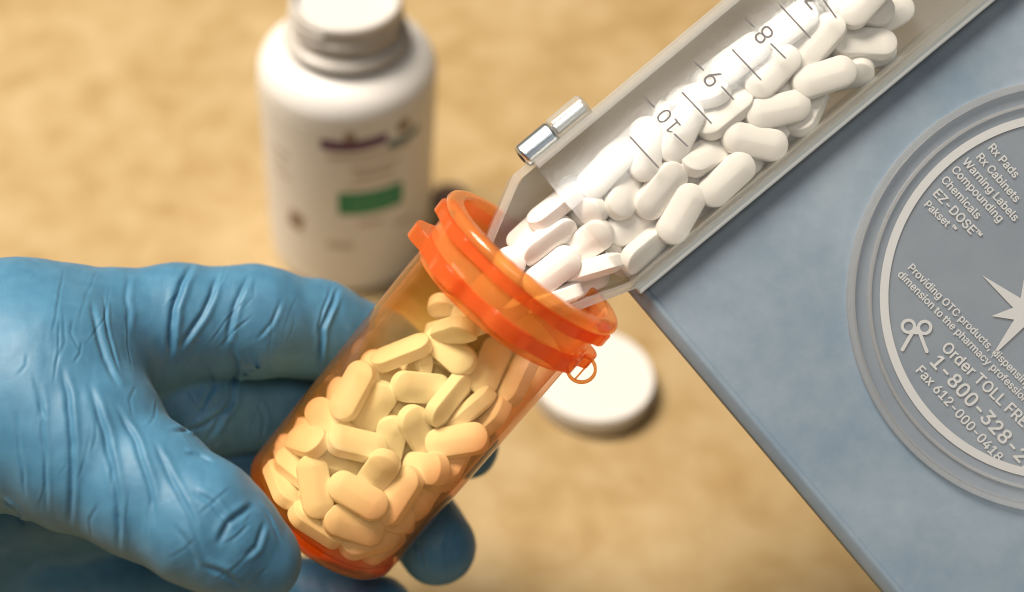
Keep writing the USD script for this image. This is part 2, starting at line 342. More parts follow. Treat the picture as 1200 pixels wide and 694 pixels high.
# ---------------------------------------------------------------- tablets
VIAL_TABLETS = [
(7.48,-2.46,35.37,0.479,0.085,0.86,-0.157,1),(6.46,-3.73,29.38,-0,0.44,0.892,0.106,1),(0.77,-0.95,32.91,0.01,0.51,0.795,-0.328,1),(0.72,-4.28,40.82,0.184,0.548,0.798,0.167,1),
(-4.78,-7.56,36.7,0.031,0.478,0.777,0.41,1),(-6.65,-5.47,42.98,-0.397,-0.353,-0.509,0.678,1),(-12.02,-4.2,45.31,0.704,-0.043,0.627,-0.332,1),(-8.74,-0.85,35.47,0.654,0.014,0.755,0.043,1),
(-12.74,-1.71,35.95,0.685,0.249,0.68,0.076,1),(10.17,2.66,25.51,0.584,0.211,0.607,-0.495,1),(5.2,1.16,24.59,0.522,0.481,0.493,-0.503,1),(-4.18,1.65,26.99,-0.268,0.456,0.848,-0.037,1),
(-10.14,3.36,30.68,0.364,0.404,0.812,-0.214,1),(-11.51,1.36,27.4,0.418,0.046,0.662,-0.621,1),(-8.75,5.43,23.59,0.54,0.556,0.63,0.052,1),(10.95,6.42,13.83,0.47,0.383,0.759,0.236,1),
(3.76,6.93,19.51,0.084,0.227,0.941,-0.237,1),(3.15,5.25,14.25,0.114,0.178,0.965,-0.156,1),(9.47,7.31,4.42,0.004,0.025,0.899,0.438,1),(4.96,11.38,10.05,-0.466,-0.164,-0.328,0.805,1),
(8.31,6.77,8.6,0.115,0.231,0.956,0.138,1),(-0.52,7.41,8.05,0.684,0.362,0.337,-0.536,1),(-2.36,8.32,17.98,0.564,0.576,0.37,-0.462,1),(-1.97,11.51,13.87,0.103,0.472,0.876,-0.013,1),
(-7.8,8.88,17.7,0.627,0.271,0.604,-0.411,1),(0.31,11.59,4.5,-0.011,0.077,0.99,-0.115,1),(-4.72,11.43,8.77,0.011,0.448,0.869,-0.211,1),(-8.93,8.05,6.8,0.219,0.169,0.871,-0.406,1),
(-11.67,2.98,5.46,0.122,0.095,0.806,-0.571,1),(9.32,2.87,17.85,0.04,0.557,0.822,0.111,1),(-1.12,1.73,21.37,-0.55,-0.417,-0.346,0.636,1),(-5.24,-2.3,22.38,0.371,0.512,0.621,-0.463,1),
(-6.84,-11.04,43.29,0.57,0.427,0.652,-0.261,1),(-5.61,-4.07,30.31,0.026,0.582,0.798,-0.152,1),(-10.68,-7.34,38.87,0.675,0.184,0.656,-0.282,1),(-3.83,2.25,4.35,0.004,-0.001,-0.346,0.938,1),
(1.7,-6.5,25.17,0.3,0.591,0.638,-0.393,1),(-8.01,6.46,12.16,0.155,0.559,0.803,-0.139,1),(-4.46,-12.26,32.53,0.572,0.417,0.587,-0.393,0),(-2.67,-11.63,44.76,0.618,0.035,0.785,0.035,0),
(5.65,-3.9,5.35,-0.67,0.7,-0.061,0.238,0),(0.14,-7.56,39.03,0.048,0.851,-0.454,-0.262,0),(6.46,-9.87,26.49,-0.244,0.704,-0.133,-0.653,0),(-4.97,-7.14,27.78,-0.401,0.486,0.543,0.555,0),
(2.74,-12.29,35.1,0.225,-0.588,0.775,0.047,0),(3.33,4.66,5.05,-0.112,-0.191,0.592,0.775,0),(-12.9,-1.06,17.58,0.686,-0.145,0.679,-0.218,0),(10.1,-2.65,19.13,0.46,-0.473,-0.09,0.746,0),
(10.25,-6.3,11.26,0.851,0.475,-0.048,-0.22,0),(-5.3,-2.67,5.17,-0.084,-0.395,0.864,0.3,0),(8.97,-6.7,25.73,0.504,-0.599,0.144,0.605,0),(10.78,-2.78,8.05,0.892,0.437,-0.085,-0.081,0),
(-9.78,-4.31,8.49,-0.18,-0.26,0.581,0.75,0),(7.04,-9.66,19.53,-0.055,-0.108,0.29,0.949,0),(-0.18,-2.17,13.25,0.071,-0.395,0.841,0.364,0),(-3.25,-8.76,14.42,-0.076,-0.127,0.583,0.799,0),
(7.64,-10.08,5.43,-0.279,0.726,0.607,-0.16,0),(-8.62,4.28,17.19,0.867,-0.014,-0.012,-0.497,0),(-3.1,-9.02,10.81,-0.113,-0.154,0.629,0.754,0),(-11.74,-3.46,11.34,-0.28,-0.217,0.774,0.525,0),
(-4.76,2.96,8.05,0.995,0.024,-0.054,-0.081,0),(10.45,-1.53,4.35,-0.001,-0.003,0.848,0.53,0),(-3.02,0.83,11.16,0.615,0.727,0.159,-0.26,0),(6.14,-4.03,17.89,0.043,0.771,-0.296,-0.561,0),
(2.7,-10.27,42.17,0.798,-0.45,-0.344,-0.205,0),(8.73,-9.09,15.39,0.701,0.319,-0.201,-0.606,0),(-0.4,-10.22,31.37,-0.425,0.657,-0.152,0.604,0),(-4.4,-0.02,34.82,-0.014,-0.571,-0.442,0.692,0),
(-7.02,-6.6,12.27,0.564,0.395,0.432,0.583,0),(-10.61,-5.3,24.1,0.813,-0.554,-0.065,-0.166,0),(3.18,-11.03,25.34,-0.071,0.663,0.333,0.667,0),(-9.48,-8.89,30.17,-0.598,-0.378,0.693,-0.136,0),
(-8.22,0.71,13.73,-0.258,0.138,0.848,0.442,0),(2.2,-9.49,15.46,0.802,0.566,0.143,0.127,0),(9.56,0.56,11.12,0.339,0.809,-0.174,0.448,0),(-0.55,-9.49,18.28,-0.077,-0.024,0.884,-0.461,0),
(-5.23,-8.96,6.13,0.73,-0.471,-0.442,0.222,0),(2.86,-9.95,12.07,-0.438,0.875,-0.131,0.161,0),(4.2,-8.81,8.6,0.696,0.644,0.188,0.257,0),(-3.63,-11.54,25.24,0.319,-0.031,-0.15,0.935,0),
(3.86,-11.78,45.66,0.461,0.191,0.059,0.865,0),(1.44,-0.35,9.13,-0.331,0.688,-0.184,0.619,0),(-0.7,-3.32,24,0.033,0.631,-0.509,0.585,0),(-10.12,-6.27,4.35,-0.006,-0.011,0.871,0.491,0),
(3,-6.44,33.12,-0.428,0.726,-0.012,0.538,0),(-1.08,-9.19,7.91,-0.104,-0.139,0.649,0.741,0),(5.21,-0.14,10.76,0.413,0.665,0.416,0.462,0),(-8.1,-5.29,17.01,0.934,0.052,0.159,-0.315,0),
(-2.55,-11.11,21.63,0.189,-0.01,-0.254,0.948,0),(-8.58,-8.66,18.5,0.043,-0.384,0.819,0.424,0),(-10.39,0.89,20.71,-0.334,0.377,0.09,0.859,0),(0.6,-9.48,4.37,0.759,0.651,0.006,0.007,0),
(2.17,-1.08,16.88,0.114,0.266,0.263,0.92,0),]
TROUGH_TABLETS = [
(64.81,13.16,-2.68,-0.08,-0.007,0.07,0.994),(54.02,12.69,-3.83,-0.202,-0.088,0.068,0.973),(51.58,18.18,-3.92,-0.172,-0.016,-0.034,0.984),(60.42,7.31,-5.1,-0.189,0.054,-0.357,0.913),
(44.07,13.76,-2.76,-0.124,0.003,0.047,0.991),(50.35,7.33,-2.69,-0.063,0.025,-0.184,0.981),(41.11,19.46,-2.58,-0.064,0.013,-0.033,0.997),(40.41,8.13,-2.49,-0.017,0.006,-0.231,0.973),
(45.59,4.77,-5.71,-0.357,0.105,0.229,0.899),(31.97,18.99,-4.64,-0.451,-0.156,-0.371,0.796),(33.75,6.42,-2.47,0.01,-0.003,-0.435,0.9),(25.66,4.49,-2.51,0.019,-0.014,0.029,0.999),
(24.85,16.08,-2.53,-0.031,-0.012,0.217,0.976),(18.15,17.81,-2.51,-0.01,0.011,0.414,0.91),(10.18,19.46,-2.58,-0.062,-0.017,0.052,0.997),(-0.37,20.23,-3.44,-0.536,0.032,0.005,0.844),
(-22.04,16.35,-6.33,-0.517,-0.053,0.086,0.85),(-15.88,16.54,-2.48,-0.042,0.001,0.21,0.977),(-5.48,16.41,-3.08,0.368,0.045,-0.058,0.927),(-0.65,11.67,-4.1,-0.244,-0.062,0.968,0.015),
(8.45,8.84,-5.21,-0.016,0.135,-0.099,0.986),(7.06,4.09,-4.03,0.4,0.171,-0.102,0.895),(15.61,4.94,-2.46,0.007,0.005,0.182,0.983),(-11.3,7.69,-3.99,-0.678,0.214,-0.027,0.703),
(-17.73,12.79,-5.71,-0.476,-0.259,-0.594,0.595),(11.05,14.19,-3.87,0.074,0.222,0.15,0.961),(15.57,10.49,-2.65,0.143,-0.006,0.104,0.984),(19.92,10.81,-5.67,0.054,-0.014,-0.414,0.908),
(-8.62,11.78,-2.46,0.049,0.002,-0.016,0.999),(33.22,13.55,-3.3,-0.364,0.007,-0.003,0.931),(64.43,12.33,-6.12,-0.108,-0.067,-0.441,0.888),(2.18,16.03,-5.62,0.025,-0.432,-0.093,0.897),
(-28.7,14.37,-5.64,0.832,0.056,0.495,-0.243),(-2.41,7.43,-4.06,0.62,-0.264,-0.021,0.738),(47.19,11.19,-7.02,-0.086,0.243,0.271,0.927),(26.2,9.92,-3.91,-0.195,0.226,-0.059,0.953),
(-5.9,19.18,-6.43,-0.346,0.118,0.068,0.928),(28.5,4.5,-5.74,0.034,-0.017,-0.006,0.999),(15.51,19.68,-6.62,-0.218,0.1,0.026,0.971),(54.5,5.31,-6.98,0.293,-0.312,-0.152,0.891),
(-10.4,11.1,-8.05,-0.415,-0.008,0.03,0.909),(12.14,11.44,-8.03,0.468,-0.179,-0.182,0.846),(-11.68,14.66,-5.67,-0.142,0.03,-0.161,0.976),(56.38,11.39,-8.23,0.158,0.084,0.086,0.98),
(6.94,19.05,-7.89,0.09,0.059,-0.188,0.976),(0.37,9.92,-7.44,0.151,-0.269,-0.365,0.878),(27.21,13.53,-8.27,-0.311,0.04,-0.052,0.948),(-7.7,16.24,-8.77,0.079,-0.009,-0.119,0.99),
(29.25,16.8,-7.09,-0.42,0.13,0.121,0.89),(32.89,6.43,-8.84,0.026,-0.013,-0.442,0.897),(5.39,13.57,-7.02,-0.087,-0.348,0.381,0.852),(67.42,8.29,-8.66,-0.054,-0.015,-0.103,0.993),
(50.29,17.9,-8.22,0.166,-0.004,0.093,0.982),(60.52,5.2,-8.76,-0.03,-0.002,-0.209,0.978),(12.72,4.95,-8.89,-0.008,0.003,0.182,0.983),(39.78,6.48,-8.87,0.003,-0.015,-0.437,0.9),
(38.45,12.75,-7.86,-0.467,0.096,-0.214,0.853),(19.46,4.53,-7.23,0.144,0.207,-0.123,0.96),(22.94,18.4,-6.8,0.548,0.231,0.22,0.773),(5.47,6.21,-8.64,-0.106,-0.05,0.387,0.915),
(36.61,7.76,-5.67,-0.037,-0.007,-0.363,0.931),(16.68,14.23,-8.81,0.026,0.008,-0.361,0.932),(25.49,7.59,-8.89,0.029,-0.008,-0.4,0.916),(-5.16,6.62,-8.88,0.002,-0.001,-0.121,0.993),
(40.95,15.85,-5.91,0.158,0.068,-0.151,0.974),(38.92,19.59,-7.77,0.229,0.009,-0.032,0.973),(-21.98,11.44,-7.86,0.714,-0.131,-0.107,0.68),]
VIAL_LABELS = {0: 'edge-on oblong tablet in amber vial, first from left in fifth row from base',
1: 'face-on oblong tablet in amber vial, second from left in fourth row from base',
2: 'face-on oblong tablet in amber vial, third from left in fifth row from base',
3: 'face-on oblong tablet in amber vial, second from left in sixth row from base',
4: 'face-on oblong tablet in amber vial, fourth from left in sixth row from base',
5: 'face-on oblong tablet in amber vial, third from left in top row',
6: 'half-tilted oblong tablet in amber vial, fifth from left in top row',
7: 'edge-on oblong tablet in amber vial, seventh from left in fifth row from base',
8: 'edge-on oblong tablet in amber vial, ninth from left in fifth row from base',
9: 'face-on oblong tablet in amber vial, first from left in fourth row from base',
10: 'face-on oblong tablet in amber vial, third from left in fourth row from base',
11: 'face-on oblong tablet in amber vial, fifth from left in fourth row from base',
12: 'face-on oblong tablet in amber vial, eighth from left in fifth row from base',
13: 'face-on oblong tablet in amber vial, seventh from left in fourth row from base',
14: 'end-on oblong tablet in amber vial, sixth from left in fourth row from base',
15: 'end-on oblong tablet in amber vial, first from left in second row from base',
16: 'half-tilted oblong tablet in amber vial, third from left in third row from base',
17: 'half-tilted oblong tablet in amber vial, third from left in second row from base',
18: 'edge-on oblong tablet in amber vial, second from left in lowest row',
19: 'face-on oblong tablet in amber vial, fourth from left in lowest row',
20: 'half-tilted oblong tablet in amber vial, third from left in lowest row',
21: 'oblong tablet buried in the heap inside the amber vial, mostly hidden',
22: 'half-tilted oblong tablet in amber vial, fifth from left in third row from base',
23: 'face-on oblong tablet in amber vial, fourth from left in second row from base',
24: 'face-on oblong tablet in amber vial, seventh from left in third row from base',
25: 'half-tilted oblong tablet in amber vial, fifth from left in lowest row',
26: 'face-on oblong tablet in amber vial, sixth from left in lowest row',
27: 'face-on oblong tablet in amber vial, seventh from left in lowest row',
28: 'half-tilted oblong tablet in amber vial, eighth from left in lowest row',
29: 'face-on oblong tablet in amber vial, second from left in third row from base',
30: 'face-on oblong tablet in amber vial, fourth from left in third row from base',
31: 'face-on oblong tablet in amber vial, sixth from left in third row from base',
32: 'face-on oblong tablet in amber vial, fourth from left in top row',
33: 'face-on oblong tablet in amber vial, sixth from left in fifth row from base',
34: 'half-tilted oblong tablet in amber vial, fifth from left in sixth row from base',
35: 'oblong tablet buried in the heap inside the amber vial, mostly hidden',
36: 'oblong tablet buried in the heap inside the amber vial, mostly hidden',
37: 'face-on oblong tablet in amber vial, fifth from left in second row from base',
38: 'oblong tablet buried in the heap inside the amber vial, mostly hidden',
39: 'edge-on oblong tablet in amber vial, second from left in top row',
40: 'oblong tablet buried in the heap inside the amber vial, mostly hidden',
41: 'face-on oblong tablet in amber vial, third from left in sixth row from base',
42: 'oblong tablet buried in the heap inside the amber vial, mostly hidden',
43: 'oblong tablet buried in the heap inside the amber vial, mostly hidden',
44: 'oblong tablet buried in the heap inside the amber vial, mostly hidden',
45: 'oblong tablet buried in the heap inside the amber vial, mostly hidden',
46: 'edge-on oblong tablet in amber vial, ninth from left in third row from base',
47: 'half-tilted oblong tablet in amber vial, first from left in third row from base',
48: 'end-on oblong tablet in amber vial, second from left in second row from base',
49: 'oblong tablet buried in the heap inside the amber vial, mostly hidden',
50: 'oblong tablet buried in the heap inside the amber vial, mostly hidden',
51: 'edge-on oblong tablet in amber vial, first from left in lowest row',
52: 'oblong tablet buried in the heap inside the amber vial, mostly hidden',
53: 'oblong tablet buried in the heap inside the amber vial, mostly hidden',
54: 'oblong tablet buried in the heap inside the amber vial, mostly hidden',
55: 'oblong tablet buried in the heap inside the amber vial, mostly hidden',
56: 'oblong tablet buried in the heap inside the amber vial, mostly hidden',
57: 'half-tilted oblong tablet in amber vial, sixth from left in second row from base',
58: 'oblong tablet buried in the heap inside the amber vial, mostly hidden',
59: 'oblong tablet buried in the heap inside the amber vial, mostly hidden',
60: 'oblong tablet buried in the heap inside the amber vial, mostly hidden',
61: 'oblong tablet buried in the heap inside the amber vial, mostly hidden',
62: 'oblong tablet buried in the heap inside the amber vial, mostly hidden',
63: 'oblong tablet buried in the heap inside the amber vial, mostly hidden',
64: 'edge-on oblong tablet in amber vial, first from left in sixth row from base',
65: 'oblong tablet buried in the heap inside the amber vial, mostly hidden',
66: 'end-on oblong tablet in amber vial, fourth from left in fifth row from base',
67: 'half-tilted oblong tablet in amber vial, fifth from left in fifth row from base',
68: 'oblong tablet buried in the heap inside the amber vial, mostly hidden',
69: 'oblong tablet buried in the heap inside the amber vial, mostly hidden',
70: 'oblong tablet buried in the heap inside the amber vial, mostly hidden',
71: 'oblong tablet buried in the heap inside the amber vial, mostly hidden',
72: 'oblong tablet buried in the heap inside the amber vial, mostly hidden',
73: 'oblong tablet buried in the heap inside the amber vial, mostly hidden',
74: 'oblong tablet buried in the heap inside the amber vial, mostly hidden',
75: 'oblong tablet buried in the heap inside the amber vial, mostly hidden',
76: 'oblong tablet buried in the heap inside the amber vial, mostly hidden',
77: 'oblong tablet buried in the heap inside the amber vial, mostly hidden',
78: 'oblong tablet buried in the heap inside the amber vial, mostly hidden',
79: 'oblong tablet buried in the heap inside the amber vial, mostly hidden',
80: 'half-tilted oblong tablet in amber vial, first from left in top row',
81: 'oblong tablet buried in the heap inside the amber vial, mostly hidden',
82: 'end-on oblong tablet in amber vial, fourth from left in fourth row from base',
83: 'oblong tablet buried in the heap inside the amber vial, mostly hidden',
84: 'end-on oblong tablet in amber vial, second from left in fifth row from base',
85: 'oblong tablet buried in the heap inside the amber vial, mostly hidden',
86: 'oblong tablet buried in the heap inside the amber vial, mostly hidden',
87: 'oblong tablet buried in the heap inside the amber vial, mostly hidden',
88: 'oblong tablet buried in the heap inside the amber vial, mostly hidden',
89: 'oblong tablet buried in the heap inside the amber vial, mostly hidden',
90: 'face-on oblong tablet in amber vial, eighth from left in third row from base',
91: 'oblong tablet buried in the heap inside the amber vial, mostly hidden',
92: 'oblong tablet buried in the heap inside the amber vial, mostly hidden'}
TROUGH_LABELS = {0: 'face-on white tablet in clear channel, first from left wall in ninth row from spout',
1: 'face-on white tablet in clear channel, second from left wall in eighth row from spout',
2: 'face-on white tablet in clear channel, first from left wall in eighth row from spout',
3: 'face-on white tablet in clear channel, fourth from left wall in ninth row from spout',
4: 'face-on white tablet in clear channel, fourth from left wall in seventh row from spout',
5: 'face-on white tablet in clear channel, fourth from left wall in eighth row from spout',
6: 'face-on white tablet in clear channel, second from left wall in seventh row from spout',
7: 'face-on white tablet in clear channel, fifth from left wall in seventh row from spout',
8: 'half-tilted white tablet in clear channel, eighth from left wall in seventh row from spout',
9: 'half-tilted white tablet in clear channel, first from left wall in sixth row from spout',
10: 'face-on white tablet in clear channel, sixth from left wall in sixth row from spout',
11: 'face-on white tablet in clear channel, eighth from left wall in sixth row from spout',
12: 'face-on white tablet in clear channel, second from left wall in sixth row from spout',
13: 'face-on white tablet in clear channel, third from left wall in fifth row from spout',
14: 'face-on white tablet in clear channel, first from left wall in fourth row from spout',
15: 'edge-on white tablet in clear channel, first from left wall in third row from spout',
16: 'half-tilted white tablet in clear channel, first from left wall in row nearest spout',
17: 'face-on white tablet in clear channel, first from left wall in second row from spout',
18: 'half-tilted white tablet in clear channel, third from left wall in third row from spout',
19: 'face-on white tablet in clear channel, fifth from left wall in third row from spout',
20: 'face-on white tablet in clear channel, sixth from left wall in fourth row from spout',
21: 'edge-on white tablet in clear channel, eighth from left wall in fourth row from spout',
22: 'face-on white tablet in clear channel, sixth from left wall in fifth row from spout',
23: 'edge-on white tablet in clear channel, fourth from left wall in second row from spout',
24: 'end-on white tablet in clear channel, third from left wall in second row from spout',
25: 'half-tilted white tablet in clear channel, fourth from left wall in fourth row from spout',
26: 'face-on white tablet in clear channel, fifth from left wall in fifth row from spout',
27: 'face-on white tablet in clear channel, fourth from left wall in fifth row from spout',
28: 'face-on white tablet in clear channel, fourth from left wall in third row from spout',
29: 'half-tilted white tablet in clear channel, third from left wall in sixth row from spout',
30: 'face-on white tablet in clear channel, second from left wall in ninth row from spout',
31: 'half-tilted white tablet in clear channel, third from left wall in fourth row from spout',
32: 'end-on white tablet in clear channel, second from left wall in row nearest spout',
33: 'edge-on white tablet in clear channel, seventh from left wall in third row from spout',
34: 'half-tilted white tablet in clear channel, third from left wall in eighth row from spout',
35: 'half-tilted white tablet in clear channel, fifth from left wall in sixth row from spout',
36: 'half-tilted white tablet in clear channel, second from left wall in third row from spout',
37: 'face-on white tablet in clear channel, seventh from left wall in sixth row from spout',
38: 'face-on white tablet in clear channel, first from left wall in fifth row from spout',
39: 'half-tilted white tablet in clear channel, fifth from left wall in eighth row from spout',
40: 'white tablet buried under others in the clear channel, mostly hidden',
41: 'white tablet buried under others in the clear channel, mostly hidden',
42: 'face-on white tablet in clear channel, second from left wall in second row from spout',
43: 'half-tilted white tablet in clear channel, third from left wall in ninth row from spout',
44: 'face-on white tablet in clear channel, second from left wall in fourth row from spout',
45: 'face-on white tablet in clear channel, sixth from left wall in third row from spout',
46: 'half-tilted white tablet in clear channel, fourth from left wall in sixth row from spout',
47: 'white tablet buried under others in the clear channel, mostly hidden',
48: 'white tablet buried under others in the clear channel, mostly hidden',
49: 'white tablet buried under others in the clear channel, mostly hidden',
50: 'face-on white tablet in clear channel, fifth from left wall in fourth row from spout',
51: 'face-on white tablet in clear channel, first from left wall in tenth row from spout',
52: 'white tablet buried under others in the clear channel, mostly hidden',
53: 'face-on white tablet in clear channel, fifth from left wall in ninth row from spout',
54: 'white tablet buried under others in the clear channel, mostly hidden',
55: 'face-on white tablet in clear channel, seventh from left wall in seventh row from spout',
56: 'white tablet buried under others in the clear channel, mostly hidden',
57: 'half-tilted white tablet in clear channel, seventh from left wall in fifth row from spout',
58: 'edge-on white tablet in clear channel, second from left wall in fifth row from spout',
59: 'face-on white tablet in clear channel, seventh from left wall in fourth row from spout',
60: 'face-on white tablet in clear channel, sixth from left wall in seventh row from spout',
61: 'white tablet buried under others in the clear channel, mostly hidden',
62: 'white tablet buried under others in the clear channel, mostly hidden',
63: 'face-on white tablet in clear channel, eighth from left wall in third row from spout',
64: 'face-on white tablet in clear channel, third from left wall in seventh row from spout',
65: 'face-on white tablet in clear channel, first from left wall in seventh row from spout',
66: 'edge-on white tablet in clear channel, third from left wall in row nearest spout'}

TL_, TW_, TT_ = 11.6, 5.7, 3.8


def tablet_mesh():
    st = lambda ins: np.array(sg.LineString([(-(TL_ - TW_) / 2 - 0.55, 0), ((TL_ - TW_) / 2 + 0.55, 0)]).buffer(TW_ / 2 - ins, 10).exterior.coords)[:-1] * [1 / (1 + 1.1 / TL_), 1]
    rings = [(0.05, 0.98), (0.0, 0.92), (0.10, 1.10), (0.28, 1.22), (0.7, 1.42), (1.3, 1.62), (2.0, 1.80), (2.6, 1.88)]
    pts = []
    for ins, z in rings:
        q = st(ins)
        pts += [np.c_[q, np.full(len(q), z)], np.c_[q, np.full(len(q), -z)]]
    return trimesh.convex.convex_hull(np.vstack(pts))


def quat_rows(q):
    x, y, z, w = q / np.linalg.norm(q)
    return np.array([[1 - 2 * (y * y + z * z), 2 * (x * y - z * w), 2 * (x * z + y * w)], [2 * (x * y + z * w), 1 - 2 * (x * x + z * z), 2 * (y * z - x * w)], [2 * (x * z - y * w), 2 * (y * z + x * w), 1 - 2 * (x * x + y * y)]])


first = None


def place_tablet(q, host, label, group):
    global first
    rot = quat_rows(np.array(q[3:7], float)).T
    m = np.eye(4); m[:3, :3] = rot; m[3, :3] = q[:3]
    m = m @ host
    if first is None:
        t = thing('tablet', label, 'tablet', group, at=m)
        part(t, 'coated_core', tablet_mesh(), TABLET, 28)
        first = t
    else:
        x = UsdGeom.Xform.Define(stage, numbered('/World/tablet'))
        x.AddTransformOp().Set(Gf.Matrix4d(*m.ravel().tolist()))
        x.GetPrim().GetReferences().AddInternalReference(first.GetPath()); x.GetPrim().SetInstanceable(True)
        tag(x, label, 'tablet', group)


for k, q in enumerate(VIAL_TABLETS):
    place_tablet(q, VFRAME, VIAL_LABELS.get(k, 'white oblong tablet in the heap inside the amber vial'), 'tablets inside the amber vial')

# ---------------------------------------------------------------- tablet counter (local: x up along the channel, y across it to the upper left, z out of the tray)
E1 = nrm([0.767, 0.641, 0.03]); E2 = nrm(np.array([0.655, -0.755, 0.0]) - E1 * np.dot(E1, [0.655, -0.755, 0.0])); EN = np.cross(E2, E1); E2 = np.cross(EN, E1)
CO = px(742, 342, 226)
CFRAME = frame(to_world(CO), vec(E1), vec(E2), vec(EN))
for k, q in enumerate(TROUGH_TABLETS):
    place_tablet(q, CFRAME, TROUGH_LABELS.get(k, 'white oblong tablet in the heap inside the clear channel of the counter'), 'tablets in the clear channel of the counter')
counter = thing('tablet_counter', 'blue grey plastic tablet counting tray with clear pouring channel and round lid', 'tablet counter', at=CFRAME)
plate = sg.Polygon([(2.2, 0), (150, 0), (150, -115), (2.8, -115)])
part(counter, 'tray', extrude(plate, -10.5, -3.2), BLUE, 25)
pr_ = [(0.0, -6.0), (0.0, -4.6), (0.3, -4.0), (1.5, -2.85), (1.9, -2.65), (2.3, -2.65), (2.6, -2.85), (2.9, -3.15), (2.9, -6.0)]
V_ = [(a + w, y, c) for y, w in ((0.15, 0.0), (-115, 0.6)) for a, c in pr_]; k_ = len(pr_)
F_ = [(i, (i + 1) % k_, k_ + (i + 1) % k_) for i in range(k_)] + [(i, k_ + (i + 1) % k_, k_ + i) for i in range(k_)] + [(0, i + 1, i) for i in range(1, k_ - 1)] + [(k_, k_ + i, k_ + i + 1) for i in range(1, k_ - 1)]
rm = trimesh.Trimesh(V_, F_, process=False); rm.fix_normals()
part(counter, 'bevelled_edge', rm, BLUE, 40)
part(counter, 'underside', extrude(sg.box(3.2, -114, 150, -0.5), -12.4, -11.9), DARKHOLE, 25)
# channel: floor sheet bent up to the left wall
us = np.linspace(-15.5, 150, 60); nv = 40


def floor_z(v):
    return -10.7 if v < 14 else -10.7 + 16.0 - math.sqrt(max(256 - (min(v, 28.0) - 14) ** 2, 0.0))

V_, F_ = [], []
for i, u in enumerate(us):
    hi = 28.0 - max(-u - 2.5, 0) * 0.5; lo = 0.1 + max(1 - u, 0) * 0.35
    for j in range(nv):
        v = lo + (hi - lo) * j / (nv - 1)
        V_.append((u, v, floor_z(v)))
n1 = len(V_)
V_ += [(a, b, c - 0.9) for a, b, c in V_]
for i in range(len(us) - 1):
    for j in range(nv - 1):
        a, b, c, d = i * nv + j, (i + 1) * nv + j, (i + 1) * nv + j + 1, i * nv + j + 1
        F_ += [(a, b, c), (a, c, d), (a + n1, c + n1, b + n1), (a + n1, d + n1, c + n1)]
edge = [i * nv for i in range(len(us))] + [(len(us) - 1) * nv + j for j in range(1, nv)] + [i * nv + nv - 1 for i in range(len(us) - 2, -1, -1)] + [j for j in range(nv - 2, 0, -1)]
for a, b in zip(edge, edge[1:] + edge[:1]):
    F_ += [(a, a + n1, b + n1), (a, b + n1, b)]
fl = trimesh.Trimesh(V_, F_); fl.fix_normals()
part(counter, 'channel_floor', fl, CHANNEL, 40)


def wall(line, t, z0, z1, b=0.35):
    return extrude(sg.LineString(line).buffer(t / 2, cap_style=2, join_style=1), z0, z1, b)
part(counter, 'channel_wall', wall([(150, 28.7), (-2.8, 28.7), (-15.5, 22.2)], 1.5, -11.2, 0.0), ACRYLIC_EDGE, 30)
part(counter, 'channel_wall', wall([(150, 0.75), (1.0, 0.75), (-15.5, 6.4)], 1.4, -11.0, 0.0), ACRYLIC_EDGE, 30)
cover = sg.Polygon([(150, 29.2), (0.8, 29.2), (0.8, 0.4), (150, 0.4)])
cv = part(counter, 'cover', extrude(cover, 0.05, 1.1, 0.3), ACRYLIC, 30)
part(counter, 'cover_lip', wall([(150, 28.2), (1.0, 28.2)], 1.6, 1.12, 2.0), ACRYLIC_EDGE, 30)
part(counter, 'channel_edge_strip', extrude(sg.box(0.9, -1.3, 150, 0.02), -3.0, -0.5, 0.4), GREYSTRIP, 30)
# scale on the cover: numbers read with their tops towards the spout


def uv_of(x, y, n=1.13):
    ray = px(x, y, 1.0); d = (n + CO @ EN) / (ray @ EN); p = ray * d - CO
    return np.array([p @ E1, p @ E2])


def stroke(p0, p1, w):
    return sg.LineString([p0, p1]).buffer(w / 2, cap_style=2)
for x0, y0, x1, y1 in ((873, 22, 884, 32), (903, 51, 921, 69), (914, 6, 950, 45), (813, 72, 825, 83), (845, 101, 860, 117), (858, 58, 892, 94), (756, 115, 767, 126), (790, 157, 806, 172), (799, 108, 834, 145), (965, 0, 980, 21), (738, 160, 772, 197)):
    tag(part(cv, 'tick_mark', extrude(stroke(uv_of(x0, y0), uv_of(x1, y1), 0.30), 1.11, 1.16), INK, False))
for ch, x, y, sc in (('10', 783, 142, 2.6), ('9', 835, 92, 3.3), ('8', 895, 41, 3.3), ('7', 955, 0, 3.3)):
    t = meshkit.text_mesh(ch, sc, 0.05)
    t.apply_translation(-t.bounds.mean(0))
    m = np.eye(4); m[:3, 0] = [0, 1, 0]; m[:3, 1] = [-1, 0, 0]; m[:3, 3] = [*uv_of(x, y), 1.14]
    t.apply_transform(m); part(cv, 'numeral', t, INK, False)
# hinge barrel on the left wall
hp = uv_of(647, 155, -0.6)


